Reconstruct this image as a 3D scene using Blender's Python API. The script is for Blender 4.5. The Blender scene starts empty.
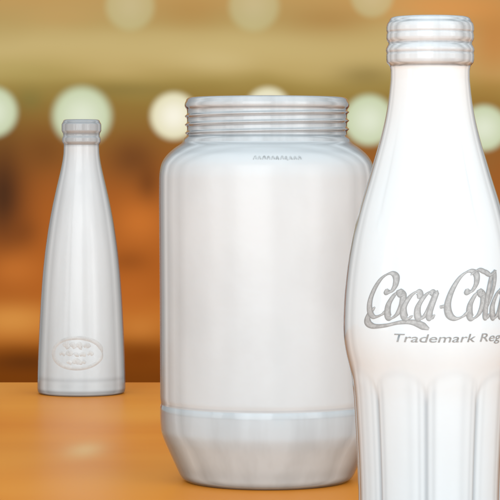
import bpy, math, numpy as np
import bmesh
from mathutils import Vector
scene=bpy.context.scene
col=scene.collection
H=0.1424           # eye height above the table
def lin(c):
    return tuple((v/255/12.92 if v/255<=0.04045 else ((v/255+0.055)/1.055)**2.4) for v in c)+(1,)

# ---------------------------------------------------------------- camera
cam=bpy.data.cameras.new("camera"); co=bpy.data.objects.new("camera",cam); col.objects.link(co)
co.location=(0,0,H); co.rotation_euler=(math.radians(90),0,0)
cam.lens=180; cam.sensor_width=36; cam.shift_y=-0.16; cam.clip_end=100; cam.clip_start=0.01
scene.camera=co
scene.view_settings.view_transform='Standard'; scene.view_settings.look='None'; scene.view_settings.exposure=0

# ---------------------------------------------------------------- node helpers
class NT:
    def __init__(s,name):
        s.m=bpy.data.materials.new(name); s.m.use_nodes=True; s.t=s.m.node_tree; s.t.nodes.clear()
        s.out=s.n('ShaderNodeOutputMaterial')
    def n(s,t,**k):
        x=s.t.nodes.new(t)
        for a,b in k.items(): setattr(x,a,b)
        return x
    def l(s,a,b): s.t.links.new(a,b)
    def math(s,op,a,b=None,clamp=False):
        x=s.n('ShaderNodeMath',operation=op); x.use_clamp=clamp
        for i,v in enumerate((a,b)):
            if v is None: continue
            if isinstance(v,(int,float)): x.inputs[i].default_value=v
            else: s.l(v,x.inputs[i])
        return x.outputs[0]
    def ramp(s,fac,stops,interp='LINEAR'):
        r=s.n('ShaderNodeValToRGB'); r.color_ramp.interpolation=interp
        e=r.color_ramp.elements
        while len(e)<len(stops): e.new(0.5)
        for i,(p,c) in enumerate(stops):
            e[i].position=p
            e[i].color=c if len(c)==4 else (c[0],c[0],c[0],1)
        s.l(fac,r.inputs[0]); return r.outputs[0]
    def mix(s,f,a,b,bt='MIX'):
        x=s.n('ShaderNodeMix',data_type='RGBA',blend_type=bt)
        for i,v in ((0,f),(6,a),(7,b)):
            if isinstance(v,(int,float,tuple)): x.inputs[i].default_value=v
            else: s.l(v,x.inputs[i])
        return x.outputs[2]
    def noise(s,vec,scale,detail=2,rough=0.5):
        x=s.n('ShaderNodeTexNoise'); x.inputs['Scale'].default_value=scale
        x.inputs['Detail'].default_value=detail; x.inputs['Roughness'].default_value=rough
        s.l(vec,x.inputs['Vector']); return x.outputs[0]
    def objmap(s,scale=(1,1,1),kind='Object'):
        tc=s.n('ShaderNodeTexCoord'); mp=s.n('ShaderNodeMapping'); mp.inputs['Scale'].default_value=scale
        s.l(tc.outputs[kind],mp.inputs[0]); return mp.outputs[0]

def g4(v): return (v,v,v,1)
def glass_mat(name,stops,clear=0.0,streak=0.12,bump=0.1,rough=0.1,streak_scale=(45,45,7),top=(0.84,0.945,1,1),low=(0.75,0.905,1,1),zt=0.12):
    """cloudy cool-tinted glass: milky scattering, part real refraction, glossy skin, edge grey, groove shade and base tint painted into the colour"""
    k=NT(name)
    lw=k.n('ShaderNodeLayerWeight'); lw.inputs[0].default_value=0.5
    c=k.ramp(lw.outputs['Facing'],stops)  # edge grey painted by facing, stands in for light refracted at the edges
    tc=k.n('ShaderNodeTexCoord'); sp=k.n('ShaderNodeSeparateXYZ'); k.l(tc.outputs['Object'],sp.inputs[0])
    tint=k.ramp(k.math('DIVIDE',sp.outputs[2],zt,True),[(0,low),(1,top)])  # bluer towards the base, painted to cancel warm bounce from the table
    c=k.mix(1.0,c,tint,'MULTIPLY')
    v=k.objmap(streak_scale); nz=k.noise(v,1,3,0.55)
    sc=k.ramp(nz,[(0.35,g4(1-streak*2)),(0.6,g4(1))])
    c2=k.mix(1.0,c,sc,'MULTIPLY')
    at=k.n('ShaderNodeAttribute'); at.attribute_name="painted_shade"
    tk=k.ramp(at.outputs['Fac'],[(0,g4(1)),(1,(0.22,0.25,0.28,1))])  # grey multiplied into the colour as shade in grooves and flute joints
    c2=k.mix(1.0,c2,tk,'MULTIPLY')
    v2=k.objmap((1,1,1)); n2=k.noise(v2,60,3,0.6)
    bp=k.n('ShaderNodeBump'); bp.inputs['Strength'].default_value=bump; bp.inputs['Distance'].default_value=0.002
    k.l(n2,bp.inputs['Height'])
    p=k.n('ShaderNodeBsdfPrincipled'); k.l(c2,p.inputs['Base Color'])
    p.inputs['Roughness'].default_value=rough; p.inputs['IOR'].default_value=1.42
    k.l(bp.outputs[0],p.inputs['Normal'])
    if clear>0:
        g=k.n('ShaderNodeBsdfGlass'); g.inputs['IOR'].default_value=1.45; g.inputs['Roughness'].default_value=0.03
        g.inputs['Color'].default_value=(0.85,0.94,1,1)
        ms=k.n('ShaderNodeMixShader'); ms.inputs[0].default_value=clear
        k.l(p.outputs[0],ms.inputs[1]); k.l(g.outputs[0],ms.inputs[2]); k.l(ms.outputs[0],k.out.inputs[0])
    else: k.l(p.outputs[0],k.out.inputs[0])
    return k.m

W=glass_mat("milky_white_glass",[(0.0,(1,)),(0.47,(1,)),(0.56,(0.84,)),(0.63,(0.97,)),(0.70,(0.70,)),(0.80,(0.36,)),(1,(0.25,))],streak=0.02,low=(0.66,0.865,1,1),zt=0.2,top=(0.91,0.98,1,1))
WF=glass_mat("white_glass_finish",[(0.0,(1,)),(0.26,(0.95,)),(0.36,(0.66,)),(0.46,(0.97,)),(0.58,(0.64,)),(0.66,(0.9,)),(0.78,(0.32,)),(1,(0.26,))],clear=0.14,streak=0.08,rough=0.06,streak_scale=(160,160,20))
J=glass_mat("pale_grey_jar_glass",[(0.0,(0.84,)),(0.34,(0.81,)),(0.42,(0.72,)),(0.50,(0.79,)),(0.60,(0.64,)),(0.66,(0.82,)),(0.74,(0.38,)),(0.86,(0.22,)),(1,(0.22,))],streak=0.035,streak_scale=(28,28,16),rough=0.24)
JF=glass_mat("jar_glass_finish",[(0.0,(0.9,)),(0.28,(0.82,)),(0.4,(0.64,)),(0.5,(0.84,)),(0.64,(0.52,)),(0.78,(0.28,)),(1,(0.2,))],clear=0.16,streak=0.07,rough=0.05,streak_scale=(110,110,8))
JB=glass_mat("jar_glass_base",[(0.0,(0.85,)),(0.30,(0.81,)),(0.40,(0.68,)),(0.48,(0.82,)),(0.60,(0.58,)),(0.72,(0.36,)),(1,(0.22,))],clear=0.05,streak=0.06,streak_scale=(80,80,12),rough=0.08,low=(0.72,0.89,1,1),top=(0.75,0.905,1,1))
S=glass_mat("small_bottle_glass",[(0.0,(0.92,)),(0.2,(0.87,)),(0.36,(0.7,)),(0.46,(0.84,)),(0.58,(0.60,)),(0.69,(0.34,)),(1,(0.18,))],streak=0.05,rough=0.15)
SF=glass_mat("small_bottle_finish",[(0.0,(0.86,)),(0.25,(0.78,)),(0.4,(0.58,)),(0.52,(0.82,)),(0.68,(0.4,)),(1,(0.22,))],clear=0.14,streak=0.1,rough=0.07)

def print_mat(name,a,b,scale,rough=0.35,edge=None):
    k=NT(name); v=k.objmap(); n=k.noise(v,scale,4,0.7)
    c=k.ramp(n,[(0.38,(a*0.84,a*0.95,a,1)),(0.62,(b*0.84,b*0.95,b,1))])
    if edge:
        at=k.n('ShaderNodeAttribute'); at.attribute_name="rim"
        c=k.mix(k.ramp(at.outputs['Fac'],[(0.35,g4(0)),(0.9,g4(1))]),c,(edge*0.84,edge*0.95,edge,1))
    p=k.n('ShaderNodeBsdfPrincipled'); k.l(c,p.inputs['Base Color']); p.inputs['Roughness'].default_value=rough
    k.l(p.outputs[0],k.out.inputs[0]); return k.m
INK=print_mat("silver_grey_print",0.44,0.62,700,0.5,0.33)
INK2=print_mat("grey_lettering",0.32,0.44,900)
EMB=print_mat("raised_glass_emblem",0.66,0.78,160,0.3)
EMJ=print_mat("raised_glass_mark",0.45,0.7,500,0.12)

# ---------------------------------------------------------------- lathe
def prof(pts,sig,step):
    ys=np.array([p[0] for p in pts],float); rs=np.array([p[1] for p in pts],float)
    g=np.arange(ys[0],ys[-1]+1e-6,0.25); r=np.interp(g,ys,rs)
    n=int(sig*4*4)+1; kx=np.arange(-n,n+1)*0.25; ker=np.exp(-kx**2/2/sig**2); ker/=ker.sum()
    rp=np.concatenate([2*r[0]-r[n:0:-1],r,2*r[-1]-r[-2:-n-2:-1]])
    r=np.convolve(rp,ker,'valid')
    return g,r
def empty(name,loc,label,cat):
    e=bpy.data.objects.new(name,None); e.empty_display_size=0.02; e.location=loc; col.objects.link(e)
    e["label"]=label; e["category"]=cat; return e
def add_mesh(name,V,F,mat,parent,smooth=True):
    me=bpy.data.meshes.new(name); me.from_pydata(V,[],F); me.materials.append(mat)
    if smooth: me.polygons.foreach_set('use_smooth',[True]*len(me.polygons))
    me.update(); o=bpy.data.objects.new(name,me); col.objects.link(o)
    if parent: o.parent=parent
    return o
def lathe(name,rings,segs,mat,parent,mod=None,thick_or_shade=None):
    th=np.linspace(0,2*math.pi,segs,endpoint=False)
    V=[];F=[];A=[]
    for r,z in rings:
        rr=np.full(segs,r) if mod is None else mod(r,z,th)
        for a,q in zip(th,rr): V.append((q*math.sin(a),-q*math.cos(a),z))
        if thick_or_shade is not None: A.append(np.broadcast_to(thick_or_shade(z,th),(segs,)))
    for i in range(len(rings)-1):
        for j in range(segs):
            k=(j+1)%segs
            F.append((i*segs+j,i*segs+k,(i+1)*segs+k,(i+1)*segs+j))
    o=add_mesh(name,V,F,mat,parent)
    at=o.data.attributes.new("painted_shade",'FLOAT','POINT')  # per-vertex amount of painted grey
    if thick_or_shade is not None: at.data.foreach_set('value',np.clip(np.concatenate(A),0,1).astype(np.float32))
    return o

def vessel(E,base_y,scale,G,R,cuts,step,thick_or_shade,lip,parts,segs,mod,tf):
    zf=lambda y:(base_y-y)/scale
    bounds=[G[0]]+cuts+[G[-1]]
    for i,(nm,mt) in enumerate(parts):
        a,b=bounds[i],bounds[i+1]
        ys=np.arange(b,a-1e-6,-step[i])
        if abs(ys[-1]-a)>1e-6: ys=np.append(ys,a)
        rings=[(float(np.interp(y,G,R))/scale,zf(y)) for y in ys]
        if i==len(parts)-1:
            r0=rings[0][0]
            rings=[(1e-5,0.004),(r0*0.6,0.003),(r0*0.86,0.0008),(r0*0.95,0.0)]+rings
        if i==0:
            rt=rings[-1][0]; zt=rings[-1][1]
            for t in np.linspace(0,math.pi,9)[1:]:
                rings.append((rt-lip/2+lip/2*math.cos(t),zt+lip*0.4*math.sin(t)))
            ri=rt-lip
            for y in np.arange(G[0]+3,b,3): rings.append((min(ri,float(np.interp(y,G,R))/scale-thick_or_shade),zf(y)))
        lathe(nm,rings,segs,mt,E,mod,(lambda z,th:tf(base_y-z*scale,th)))
    ys=np.arange(cuts[0]-3,base_y-12,4)
    rings=[(float(np.interp(y,G,R))/scale-thick_or_shade,zf(y)) for y in ys]
    rings+= [(rings[-1][0]*0.8,rings[-1][1]-0.002),(1e-5,rings[-1][1]-0.001)]
    lathe("inner_wall",rings,96,parts[1][1],E,None)
ga=lambda x,c,w:np.exp(-((x-c)/w)**2)
sm=lambda m:m*m*(3-2*m)

# ================= contour bottle
SC=2900.; BY=583
P=[(21,41),(23.5,43),(27,43.8),(31,43.8),(32.5,43.0),(34,43.6),(38,43.8),(40.5,43.2),(42.5,41.8),(44.5,41.8),(46,43),(49,44.2),(51,44.2),(53,43.4),(55,44),(60,43.8),(63,43.2),(66,40.4),(70,39.6),(80,39.6),(100,41.6),(120,45),(140,50),(160,56),(180,62),(200,68.5),(220,74),(240,78.5),(260,82),(280,84.5),(300,86.3),(325,87.3),(340,86.6),(354,84.2),(366,81),(378,78.3),(392,76.5),(410,75.3),(440,73.5),(470,72),(500,71),(530,73),(555,76),(572,77),(579,74),(583,68)]
G,R=prof(P,0.6,0.25)
Gs,Rs=prof(P,6,0.25)
w=np.clip((G-75)/25,0,1)*np.clip((570-G)/15,0,1); R=R*(1-w)+Rs*w
E=empty("glass_bottle",(0.0621,0.862,0),"tall curvy white glass bottle with grey script logo","bottle")
NF=9
famp=np.random.RandomState(7).uniform(0.4,1.0,NF+1)
def flute(th):
    q=(th*NF+1.1)
    ph=q%(2*math.pi)
    s=(ph-math.pi)/math.pi; e=np.abs(s)
    idx=(np.floor(q/(2*math.pi))%NF).astype(int)
    return s,e,np.sqrt(np.clip(1-(e*0.97)**2,0,1)),famp[idx]
def cmod(r,z,th):
    y=BY-z*SC
    s,e,crown,fa=flute(th)
    st=360+22*(1-crown)
    m1=np.clip((y-st)/22,0,1)*np.clip((565-y)/10,0,1)
    st2=246-26*(1-crown)
    m2=np.clip((st2-y)/20,0,1)*np.clip((y-118)/60,0,1)
    return r+ ((crown-0.72)*4.2*sm(m1)+(crown-1)*0.9*sm(m2))/SC
def cshade(y,th):  # shade painted along flute joints, arch tops and mouth grooves
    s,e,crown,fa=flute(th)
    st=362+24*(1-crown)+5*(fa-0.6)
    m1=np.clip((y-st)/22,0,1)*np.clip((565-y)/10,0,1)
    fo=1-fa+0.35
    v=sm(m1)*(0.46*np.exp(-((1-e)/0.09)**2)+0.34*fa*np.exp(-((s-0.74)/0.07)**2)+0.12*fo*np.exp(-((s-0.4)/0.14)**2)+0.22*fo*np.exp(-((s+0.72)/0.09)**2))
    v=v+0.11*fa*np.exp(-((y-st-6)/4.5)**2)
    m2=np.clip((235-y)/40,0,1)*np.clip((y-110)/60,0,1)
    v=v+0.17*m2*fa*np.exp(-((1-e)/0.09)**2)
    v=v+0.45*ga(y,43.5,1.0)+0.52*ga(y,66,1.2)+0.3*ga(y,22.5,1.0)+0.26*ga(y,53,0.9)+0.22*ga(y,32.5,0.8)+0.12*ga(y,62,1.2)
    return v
vessel(E,BY,SC,G,R,[67.0],[0.35,1.5],0.0022,0.0035,[("mouth",WF),("body",W)],480,cmod,cshade)
radC=lambda y: float(np.interp(y,G,R))/SC

def catmull(pts,n=14):
    p=[np.array(q,float) for q in pts]; p=[2*p[0]-p[1]]+p+[2*p[-1]-p[-2]]
    out=[]
    for i in range(1,len(p)-2):
        for t in np.linspace(0,1,n,endpoint=False):
            out.append(0.5*((2*p[i])+(-p[i-1]+p[i+1])*t+(2*p[i-1]-5*p[i]+4*p[i+1]-p[i+2])*t*t+(-p[i-1]+3*p[i]-3*p[i+1]+p[i+2])*t**3))
    out.append(p[-2]); return np.array(out)
def ribbons(name,strokes,mat,parent,rad,scale,basey,th0,wmin,wmax,nib,off=0.00012,Rref=None,peak=0.0,po=1.5):
    V=[];F=[];A=[]
    SS=(-1,-0.75,-0.4,0,0.4,0.75,1); NS=len(SS)
    for si,(pts,ws) in enumerate(strokes):
        c=catmull(pts); d=np.gradient(c,axis=0); L=np.hypot(d[:,0],d[:,1])+1e-9; d/=L[:,None]
        ang=np.arctan2(d[:,1],d[:,0]); wd=(wmin+(wmax-wmin)*np.abs(np.sin(ang-nib))**po)*ws
        n=len(c); tt=np.linspace(0,1,n); wd=wd*np.clip(np.minimum(tt,1-tt)*12+0.35,0,1)
        nx,ny=-d[:,1],d[:,0]; b=len(V)
        for i in range(n):
            for s in SS:
                u=c[i,0]+nx[i]*wd[i]*s/2; v=c[i,1]+ny[i]*wd[i]*s/2
                Y=basey[0]-v
                r=rad(Y)+off+0.00001*si*(peak<0.0001)+0.00002*tt[i]+peak*(1-s*s)
                a=th0+u/Rref
                V.append((r*math.sin(a),-r*math.cos(a),(basey[1]-Y)/scale)); A.append(abs(s))
        for i in range(n-1):
            for s in range(NS-1):
                q=b+i*NS+s; F.append((q,q+1,q+NS+1,q+NS))
    o=add_mesh(name,V,F,mat,parent)
    at=o.data.attributes.new("rim",'FLOAT','POINT'); at.data.foreach_set('value',np.array(A,dtype=np.float32))
    return o
SH=0.30
def put(pts,x0,y0=0,s=1.0,w=1.0,sx=1.0): return ([(x0+p[0]*sx*s+SH*p[1]*s,y0+p[1]*s) for p in pts],w)
bigC=[(14,27),(16,23.5),(20,25),(22,31),(20,38.5),(13,41.5),(5,37),(0,27),(-1.5,15),(2,5),(9,0.5),(17,3),(21,8)]
C2=[(13,27),(15,23.5),(19,25),(22,32),(20,40),(12,43),(4,38),(-1,27),(-2,14),(2,4),(9,0),(16,2),(21,8)]
o_=[(6,26),(1.5,22),(-1.5,13),(0.5,3.5),(5,-0.5),(10.5,4),(12.5,13),(11,22),(6,26),(9,22.5),(13,23.5)]
c_=[(11,19),(11.5,23),(8,26),(2.5,21),(-0.5,11),(2,3),(6.5,-0.5),(11,3)]
a_=[(12,21),(8,26),(3,22),(-0.5,12),(1.5,3),(5.5,-0.5),(10,7),(13,25),(12.3,6),(15,0),(18,4)]
l_=[(1,5),(7,22),(9,36),(6.5,44),(3.2,38),(2.0,20),(3,5),(6,-0.3),(9,4)]
hy=[(0,11),(6.5,12.5)]
sw=[(-1,10),(-6,3),(-6,-4.5),(3,-8.5),(17,-7.5),(32,-4),(46,-4),(62,-10)]
st=[put(bigC,-68,0,1.04),put(sw,-60,0,1,1.25),put(o_,-44.5),put(c_,-28.5),put(a_,-14.5,w=0.95),put(hy,6,w=1.2),put(C2,15,0,1.06),
    put(o_,38),put(l_,53,w=0.9),put(a_,64.5),
    put([(0,40),(8,45),(17,43),(26,40),(34,44)],30,1.5,1,0.9)]
TH0=-0.072
ribbons("logo",st,INK,E,radC,SC,(313.5,BY),TH0,2.0,7.8,math.radians(24),Rref=87.,off=0.00008,po=1.4)

def text_on(name,txt,size,u0,Yb,mat,parent,rad,scale,by,th0,Rref,width=None,shear=0.3,off=0.00012,bold=0.0):
    cu=bpy.data.curves.new(name,'FONT'); cu.body=txt; cu.size=1; cu.shear=shear; cu.offset=bold
    ob=bpy.data.objects.new(name+"_tmp",cu); col.objects.link(ob)
    dg=bpy.context.evaluated_depsgraph_get(); me=bpy.data.meshes.new_from_object(ob.evaluated_get(dg))
    bpy.data.objects.remove(ob)
    xs=[v.co.x for v in me.vertices]; w0=max(xs)-min(xs); sx=(width/w0) if width else size
    for v in me.vertices:
        u=u0+v.co.x*sx; Y=Yb-v.co.y*size; a=th0+u/Rref; r=rad(Y)+off
        v.co=(r*math.sin(a),-r*math.cos(a),(by-Y)/scale)
    me.materials.clear(); me.materials.append(mat); me.name=name
    o=bpy.data.objects.new(name,me); col.objects.link(o); o.parent=parent; return o
text_on("lettering","Trademark Regd",11.5,-38,336.5,INK2,E,radC,SC,BY,TH0,87.,width=124,bold=0.004,shear=0.2)

# ================= jar
SC2=2177.; BY2=480
P=[(101,81),(103.5,82.3),(107,82.3),(109.5,80),(133,80),(136,80),(138,83),(141,84),(143,84.5),(148,92.5),(155,100.5),(163,105.5),(174,107.6),(200,107.8),(300,107),(398,106.6),(401,106.0),(403,105.9),(405.5,106.6),(409,106.9),(418,106.8),(430,106),(439,103),(449,98.5),(461,93),(473,87.5),(477,85),(480,80)]
G2,R2=prof(P,0.9,0.25); Gs,Rs=prof(P,2.6,0.25)
w=np.clip((G2-143)/12,0,1)*np.clip((392-G2)/8,0,1)+np.clip((G2-411)/8,0,1)*np.clip((470-G2)/6,0,1); R2=R2*(1-w)+Rs*w
E2=empty("glass_jar",(0.0078,1.148,0),"large wide-mouth pale glass jar without its lid on the table","jar")
def jmod(r,z,th):
    y=BY2-z*SC2
    f=((y-110+8.5*th/(2*math.pi))%8.5)/8.5
    b=np.exp(-((f-0.5)/0.16)**2)
    m=np.clip((y-109.5)/2,0,1)*np.clip((135-y)/2,0,1)
    return r+2.1*b*m/SC2
def jshade(y,th):  # shade painted between the threads, along the rings and at the foot
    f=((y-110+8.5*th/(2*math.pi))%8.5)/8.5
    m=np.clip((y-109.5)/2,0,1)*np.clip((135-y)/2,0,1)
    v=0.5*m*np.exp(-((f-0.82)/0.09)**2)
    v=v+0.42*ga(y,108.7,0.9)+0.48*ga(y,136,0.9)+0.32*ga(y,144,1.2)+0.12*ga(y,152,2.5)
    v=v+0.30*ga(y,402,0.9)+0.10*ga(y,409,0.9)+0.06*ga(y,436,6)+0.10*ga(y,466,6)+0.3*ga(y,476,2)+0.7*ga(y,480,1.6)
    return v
vessel(E2,BY2,SC2,G2,R2,[142.0,403.0],[0.4,1.5,0.8],0.003,0.004,[("threaded_mouth",JF),("body",J),("base",JB)],240,jmod,jshade)
radJ=lambda y: float(np.interp(y,G2,R2))/SC2
rng=np.random.RandomState(4)
st=[]
for i in range(11):
    u=-14+i*4.4
    st.append(([(u,0),(u+1.2,3.2),(u+2.4,3.0*rng.rand()),(u+2.9,0.3)],1))
ribbons("embossed_mark",st,EMJ,E2,radJ,SC2,(160,BY2),0.0,0.8,1.3,0.5,Rref=104.)

# ================= small bottle
SC3=1566.; BY3=393
P=[(122,18.5),(124,19.8),(131,19.8),(133.5,18.3),(136,18.2),(138,19.3),(142,19.3),(144.5,17.6),(155,17.8),(168,20.2),(185,24.3),(205,28.8),(225,32.6),(250,36.2),(275,38.8),(300,40.6),(330,42.2),(360,43.4),(376,43.8),(388,44),(391.5,43.4),(393,41.5)]
G3,R3=prof(P,0.5,0.25); Gs,Rs=prof(P,5,0.25)
w=np.clip((G3-147)/10,0,1)*np.clip((370-G3)/6,0,1); R3=R3*(1-w)+Rs*w
E3=empty("glass_bottle",(-0.1076,1.596,0),"small plain pale glass bottle with raised emblem near the table edge","bottle")
E3.name="glass_bottle.001"
def sshade(y,th):  # greyer heavy base, plus shade painted into the mouth grooves
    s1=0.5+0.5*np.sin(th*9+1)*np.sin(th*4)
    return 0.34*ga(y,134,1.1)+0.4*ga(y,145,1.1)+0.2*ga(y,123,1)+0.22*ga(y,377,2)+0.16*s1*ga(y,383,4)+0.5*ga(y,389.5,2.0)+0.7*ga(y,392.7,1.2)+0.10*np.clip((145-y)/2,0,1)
vessel(E3,BY3,SC3,G3,R3,[145.0,377.0],[0.4,1.5,0.6],0.003,0.004,[("mouth",SF),("body",S),("base",S)],200,None,sshade)
radS=lambda y: float(np.interp(y,G3,R3))/SC3
t=np.linspace(0,2*math.pi,25)
st=[([(25*math.cos(a),15*math.sin(a)) for a in t],1.8)]
for row,(y0,n,wd_) in enumerate([(7,4,26),(-1,5,34),(-9,3,20)]):
    for i in range(n):
        u=-wd_/2+i*wd_/n; q=rng.uniform(-2,2,8)
        st.append(([(u+q[0]*.6,y0-1+q[1]*.6),(u+1.8,y0+1+q[2]*.7),(u+3.6+q[3]*.5,y0+q[4]*.7),(u+5,y0-1+q[5]*.5)],rng.uniform(1.3,2.2)))
ribbons("emblem",st,EMB,E3,radS,SC3,(350,BY3),0.067-0.1,2.2,3.0,0.5,Rref=42.,off=-0.00006,peak=0.0002)

# ================= table
k=NT("varnished_orange_wood")
v=k.objmap((1.6,14,14)); n=k.noise(v,1,3,0.5)
v2=k.objmap((4,3.2,5)); n2=k.noise(v2,1,2,0.5)
c1=k.ramp(n,[(0.3,lin((228,126,12))),(0.5,lin((234,136,22))),(0.7,lin((242,150,38)))])
c2=k.mix(k.ramp(n2,[(0.35,g4(0)),(0.65,g4(1))]),c1,lin((248,166,62)))
# pale lamp reflection painted into the varnish colour
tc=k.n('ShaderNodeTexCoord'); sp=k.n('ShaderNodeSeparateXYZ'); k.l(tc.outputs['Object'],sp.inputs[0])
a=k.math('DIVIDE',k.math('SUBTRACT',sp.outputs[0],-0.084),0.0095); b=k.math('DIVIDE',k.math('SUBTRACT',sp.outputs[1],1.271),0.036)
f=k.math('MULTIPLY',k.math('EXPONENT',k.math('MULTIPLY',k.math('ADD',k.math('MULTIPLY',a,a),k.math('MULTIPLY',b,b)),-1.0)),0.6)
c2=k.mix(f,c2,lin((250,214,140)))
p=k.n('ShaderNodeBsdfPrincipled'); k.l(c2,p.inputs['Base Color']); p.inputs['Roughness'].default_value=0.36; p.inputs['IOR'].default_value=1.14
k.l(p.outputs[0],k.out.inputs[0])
bm=bmesh.new(); bmesh.ops.create_cube(bm,size=1)
for q in bm.verts: q.co=(q.co.x*3.0,0.95+q.co.y*1.46,-0.02+q.co.z*0.04)
bmesh.ops.bevel(bm,geom=bm.edges[:],offset=0.004,segments=4,affect='EDGES',profile=0.5)
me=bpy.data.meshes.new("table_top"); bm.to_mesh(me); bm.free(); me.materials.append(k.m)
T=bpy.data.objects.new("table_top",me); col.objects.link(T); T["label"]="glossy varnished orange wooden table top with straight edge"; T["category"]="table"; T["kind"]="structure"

# ================= blurred bar behind, light and dark painted on a self-lit sheet
k=NT("painted_self_lit_interior")
tc=k.n('ShaderNodeTexCoord'); sep=k.n('ShaderNodeSeparateXYZ'); k.l(tc.outputs['Object'],sep.inputs[0])
PX=lambda x:(x-250)*0.002
PZ=lambda y:H+(170-y)*0.002
nv=k.n('ShaderNodeMapping'); nv.inputs['Scale'].default_value=(3,1,7); k.l(tc.outputs['Object'],nv.inputs[0])
nn=k.noise(nv.outputs[0],1,2,0.5)
zz=k.math('ADD',sep.outputs[2],k.math('MULTIPLY',k.math('SUBTRACT',nn,0.5),0.08))
z0,z1=PZ(420),PZ(-320)
fz=k.math('DIVIDE',k.math('SUBTRACT',zz,z0),z1-z0,True)
fy=lambda y:(PZ(y)-z0)/(z1-z0)
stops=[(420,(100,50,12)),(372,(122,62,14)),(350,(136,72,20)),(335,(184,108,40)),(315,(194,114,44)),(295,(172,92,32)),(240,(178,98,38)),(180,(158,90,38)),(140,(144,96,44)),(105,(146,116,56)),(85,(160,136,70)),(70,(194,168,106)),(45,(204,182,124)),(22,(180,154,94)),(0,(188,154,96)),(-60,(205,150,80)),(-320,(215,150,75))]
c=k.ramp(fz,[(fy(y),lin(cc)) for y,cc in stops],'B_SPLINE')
def blob(c,x,y,rx,ry,color,s):
    a=k.math('DIVIDE',k.math('SUBTRACT',sep.outputs[0],PX(x)),rx*0.002)
    b=k.math('DIVIDE',k.math('SUBTRACT',sep.outputs[2],PZ(y)),ry*0.002)
    q=k.math('ADD',k.math('MULTIPLY',a,a),k.math('MULTIPLY',b,b))
    f=k.math('MULTIPLY',k.math('EXPONENT',k.math('MULTIPLY',q,-1.0)),s)
    return k.mix(f,c,lin(color))
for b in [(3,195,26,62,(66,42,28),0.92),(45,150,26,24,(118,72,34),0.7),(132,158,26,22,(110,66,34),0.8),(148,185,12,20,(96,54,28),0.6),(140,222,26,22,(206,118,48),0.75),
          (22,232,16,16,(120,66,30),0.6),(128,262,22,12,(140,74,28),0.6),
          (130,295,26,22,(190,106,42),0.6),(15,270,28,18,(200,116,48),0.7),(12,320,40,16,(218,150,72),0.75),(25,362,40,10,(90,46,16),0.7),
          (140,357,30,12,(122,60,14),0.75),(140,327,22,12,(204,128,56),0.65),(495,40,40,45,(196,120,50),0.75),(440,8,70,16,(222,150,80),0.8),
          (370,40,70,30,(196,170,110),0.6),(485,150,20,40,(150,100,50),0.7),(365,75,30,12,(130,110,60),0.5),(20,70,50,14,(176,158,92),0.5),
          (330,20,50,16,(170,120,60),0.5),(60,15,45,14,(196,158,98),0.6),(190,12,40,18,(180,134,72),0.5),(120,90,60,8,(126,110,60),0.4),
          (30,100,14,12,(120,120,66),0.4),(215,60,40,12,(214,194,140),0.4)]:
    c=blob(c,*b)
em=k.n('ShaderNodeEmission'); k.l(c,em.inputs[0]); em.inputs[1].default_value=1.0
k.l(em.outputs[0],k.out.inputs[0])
B=add_mesh("backdrop",[(-1.6,5,-0.8),(1.6,5,-0.8),(1.6,5,1.3),(-1.6,5,1.3)],[(0,1,2,3)],k.m,None,False)
B["kind"]="structure"; B["label"]="soft out-of-focus warm bar interior wall"; B["category"]="backdrop"

# soft glowing lamps
def lamp_mat(name,ctr,colr,alpha):
    k=NT(name); lw=k.n('ShaderNodeLayerWeight'); lw.inputs[0].default_value=0.5
    ct=k.math('SUBTRACT',1.0,lw.outputs['Facing']); rr=k.math('SQRT',k.math('SUBTRACT',1.0,k.math('MULTIPLY',ct,ct),True))
    mr=k.n('ShaderNodeMapRange',interpolation_type='SMOOTHERSTEP'); mr.inputs[1].default_value=0.56; mr.inputs[2].default_value=1.0
    mr.inputs[3].default_value=alpha; mr.inputs[4].default_value=0.0; k.l(rr,mr.inputs[0])
    ge=k.n('ShaderNodeNewGeometry'); f=k.math('MULTIPLY',mr.outputs[0],k.math('SUBTRACT',1.0,ge.outputs['Backfacing']))
    em=k.n('ShaderNodeEmission'); k.l(k.ramp(rr,[(0,lin(ctr)),(0.9,lin(colr))],'EASE'),em.inputs[0])
    tr=k.n('ShaderNodeBsdfTransparent'); ms=k.n('ShaderNodeMixShader'); k.l(f,ms.inputs[0]); k.l(tr.outputs[0],ms.inputs[1]); k.l(em.outputs[0],ms.inputs[2])
    k.l(ms.outputs[0],k.out.inputs[0]); return k.m
LA=lamp_mat("pale_green_glow",(228,236,212),(202,214,176),0.93); LB=lamp_mat("warm_white_glow",(252,248,230),(230,224,186),0.95); LC=lamp_mat("dim_green_glow",(212,208,166),(200,196,146),0.5)
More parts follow.
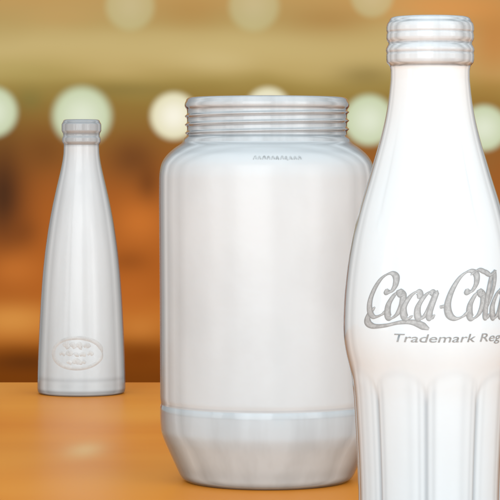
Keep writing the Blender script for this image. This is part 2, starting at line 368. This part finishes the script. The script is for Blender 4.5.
def sphere(mat):
    bm=bmesh.new(); bmesh.ops.create_uvsphere(bm,u_segments=96,v_segments=64,radius=1)
    me=bpy.data.meshes.new("globe_lamp"); bm.to_mesh(me); bm.free(); me.materials.append(mat)
    me.polygons.foreach_set('use_smooth',[True]*len(me.polygons)); return me
MA,MB,MC=sphere(LA),sphere(LB),sphere(LC)
s=4.6/2500
for x,y,r,m,lb in [(-8,112,32,MA,0),(82,116,37,MA,0),(174,116,30,MB,1),(268,110,29,MB,1),(369,120,32,MA,0),(484,128,29,MA,0),
                (130,6,31,MC,2),(254,6,32,MC,2),(372,-4,27,MC,2),(84,-110,20,MB,1)]:  # last globe is unseen above the view, added for a reflection on the table
    o=bpy.data.objects.new("globe_lamp",m); col.objects.link(o)  # the name also covers the added unseen globe
    o.location=((x-250)*s,4.6,H+(170-y)*s); o.scale=(r*s,)*3
    o["label"]=["round pale green glowing lamp against the warm wall","round warm white glowing lamp against the warm wall or added unseen above the view","dim greenish round lamp high on the warm wall"][lb]
    o["category"]="lamp"; o["group"]="glowing lamps along the bar wall"

# ---------------------------------------------------------------- light
wd=bpy.data.worlds.new("World"); scene.world=wd; wd.use_nodes=True
wd.node_tree.nodes['Background'].inputs[0].default_value=(0.95,0.98,1,1); wd.node_tree.nodes['Background'].inputs[1].default_value=0.66
def area(name,loc,tgt,size,power,c=(1,1,1),sy=None):
    l=bpy.data.lights.new(name,'AREA'); l.size=size; l.energy=power; l.color=c
    if sy: l.shape='RECTANGLE'; l.size_y=sy
    o=bpy.data.objects.new(name,l); col.objects.link(o); o.location=loc
    o.rotation_euler=(Vector(tgt)-Vector(loc)).to_track_quat('-Z','Y').to_euler()
area("key_light",(-0.7,-1.6,0.7),(0,1.1,0.1),2.0,41,(0.95,0.98,1))
area("fill_light",(1.6,-0.6,0.7),(0,1.1,0.1),1.6,13,(0.95,0.98,1))
area("strip_light",(-1.1,0.35,0.25),(0,1.1,0.1),0.3,1.5,(1,1,1),0.8)
area("strip_light",(1.1,0.2,0.25),(0.05,1.1,0.1),0.3,1.5,(1,1,1),0.8)
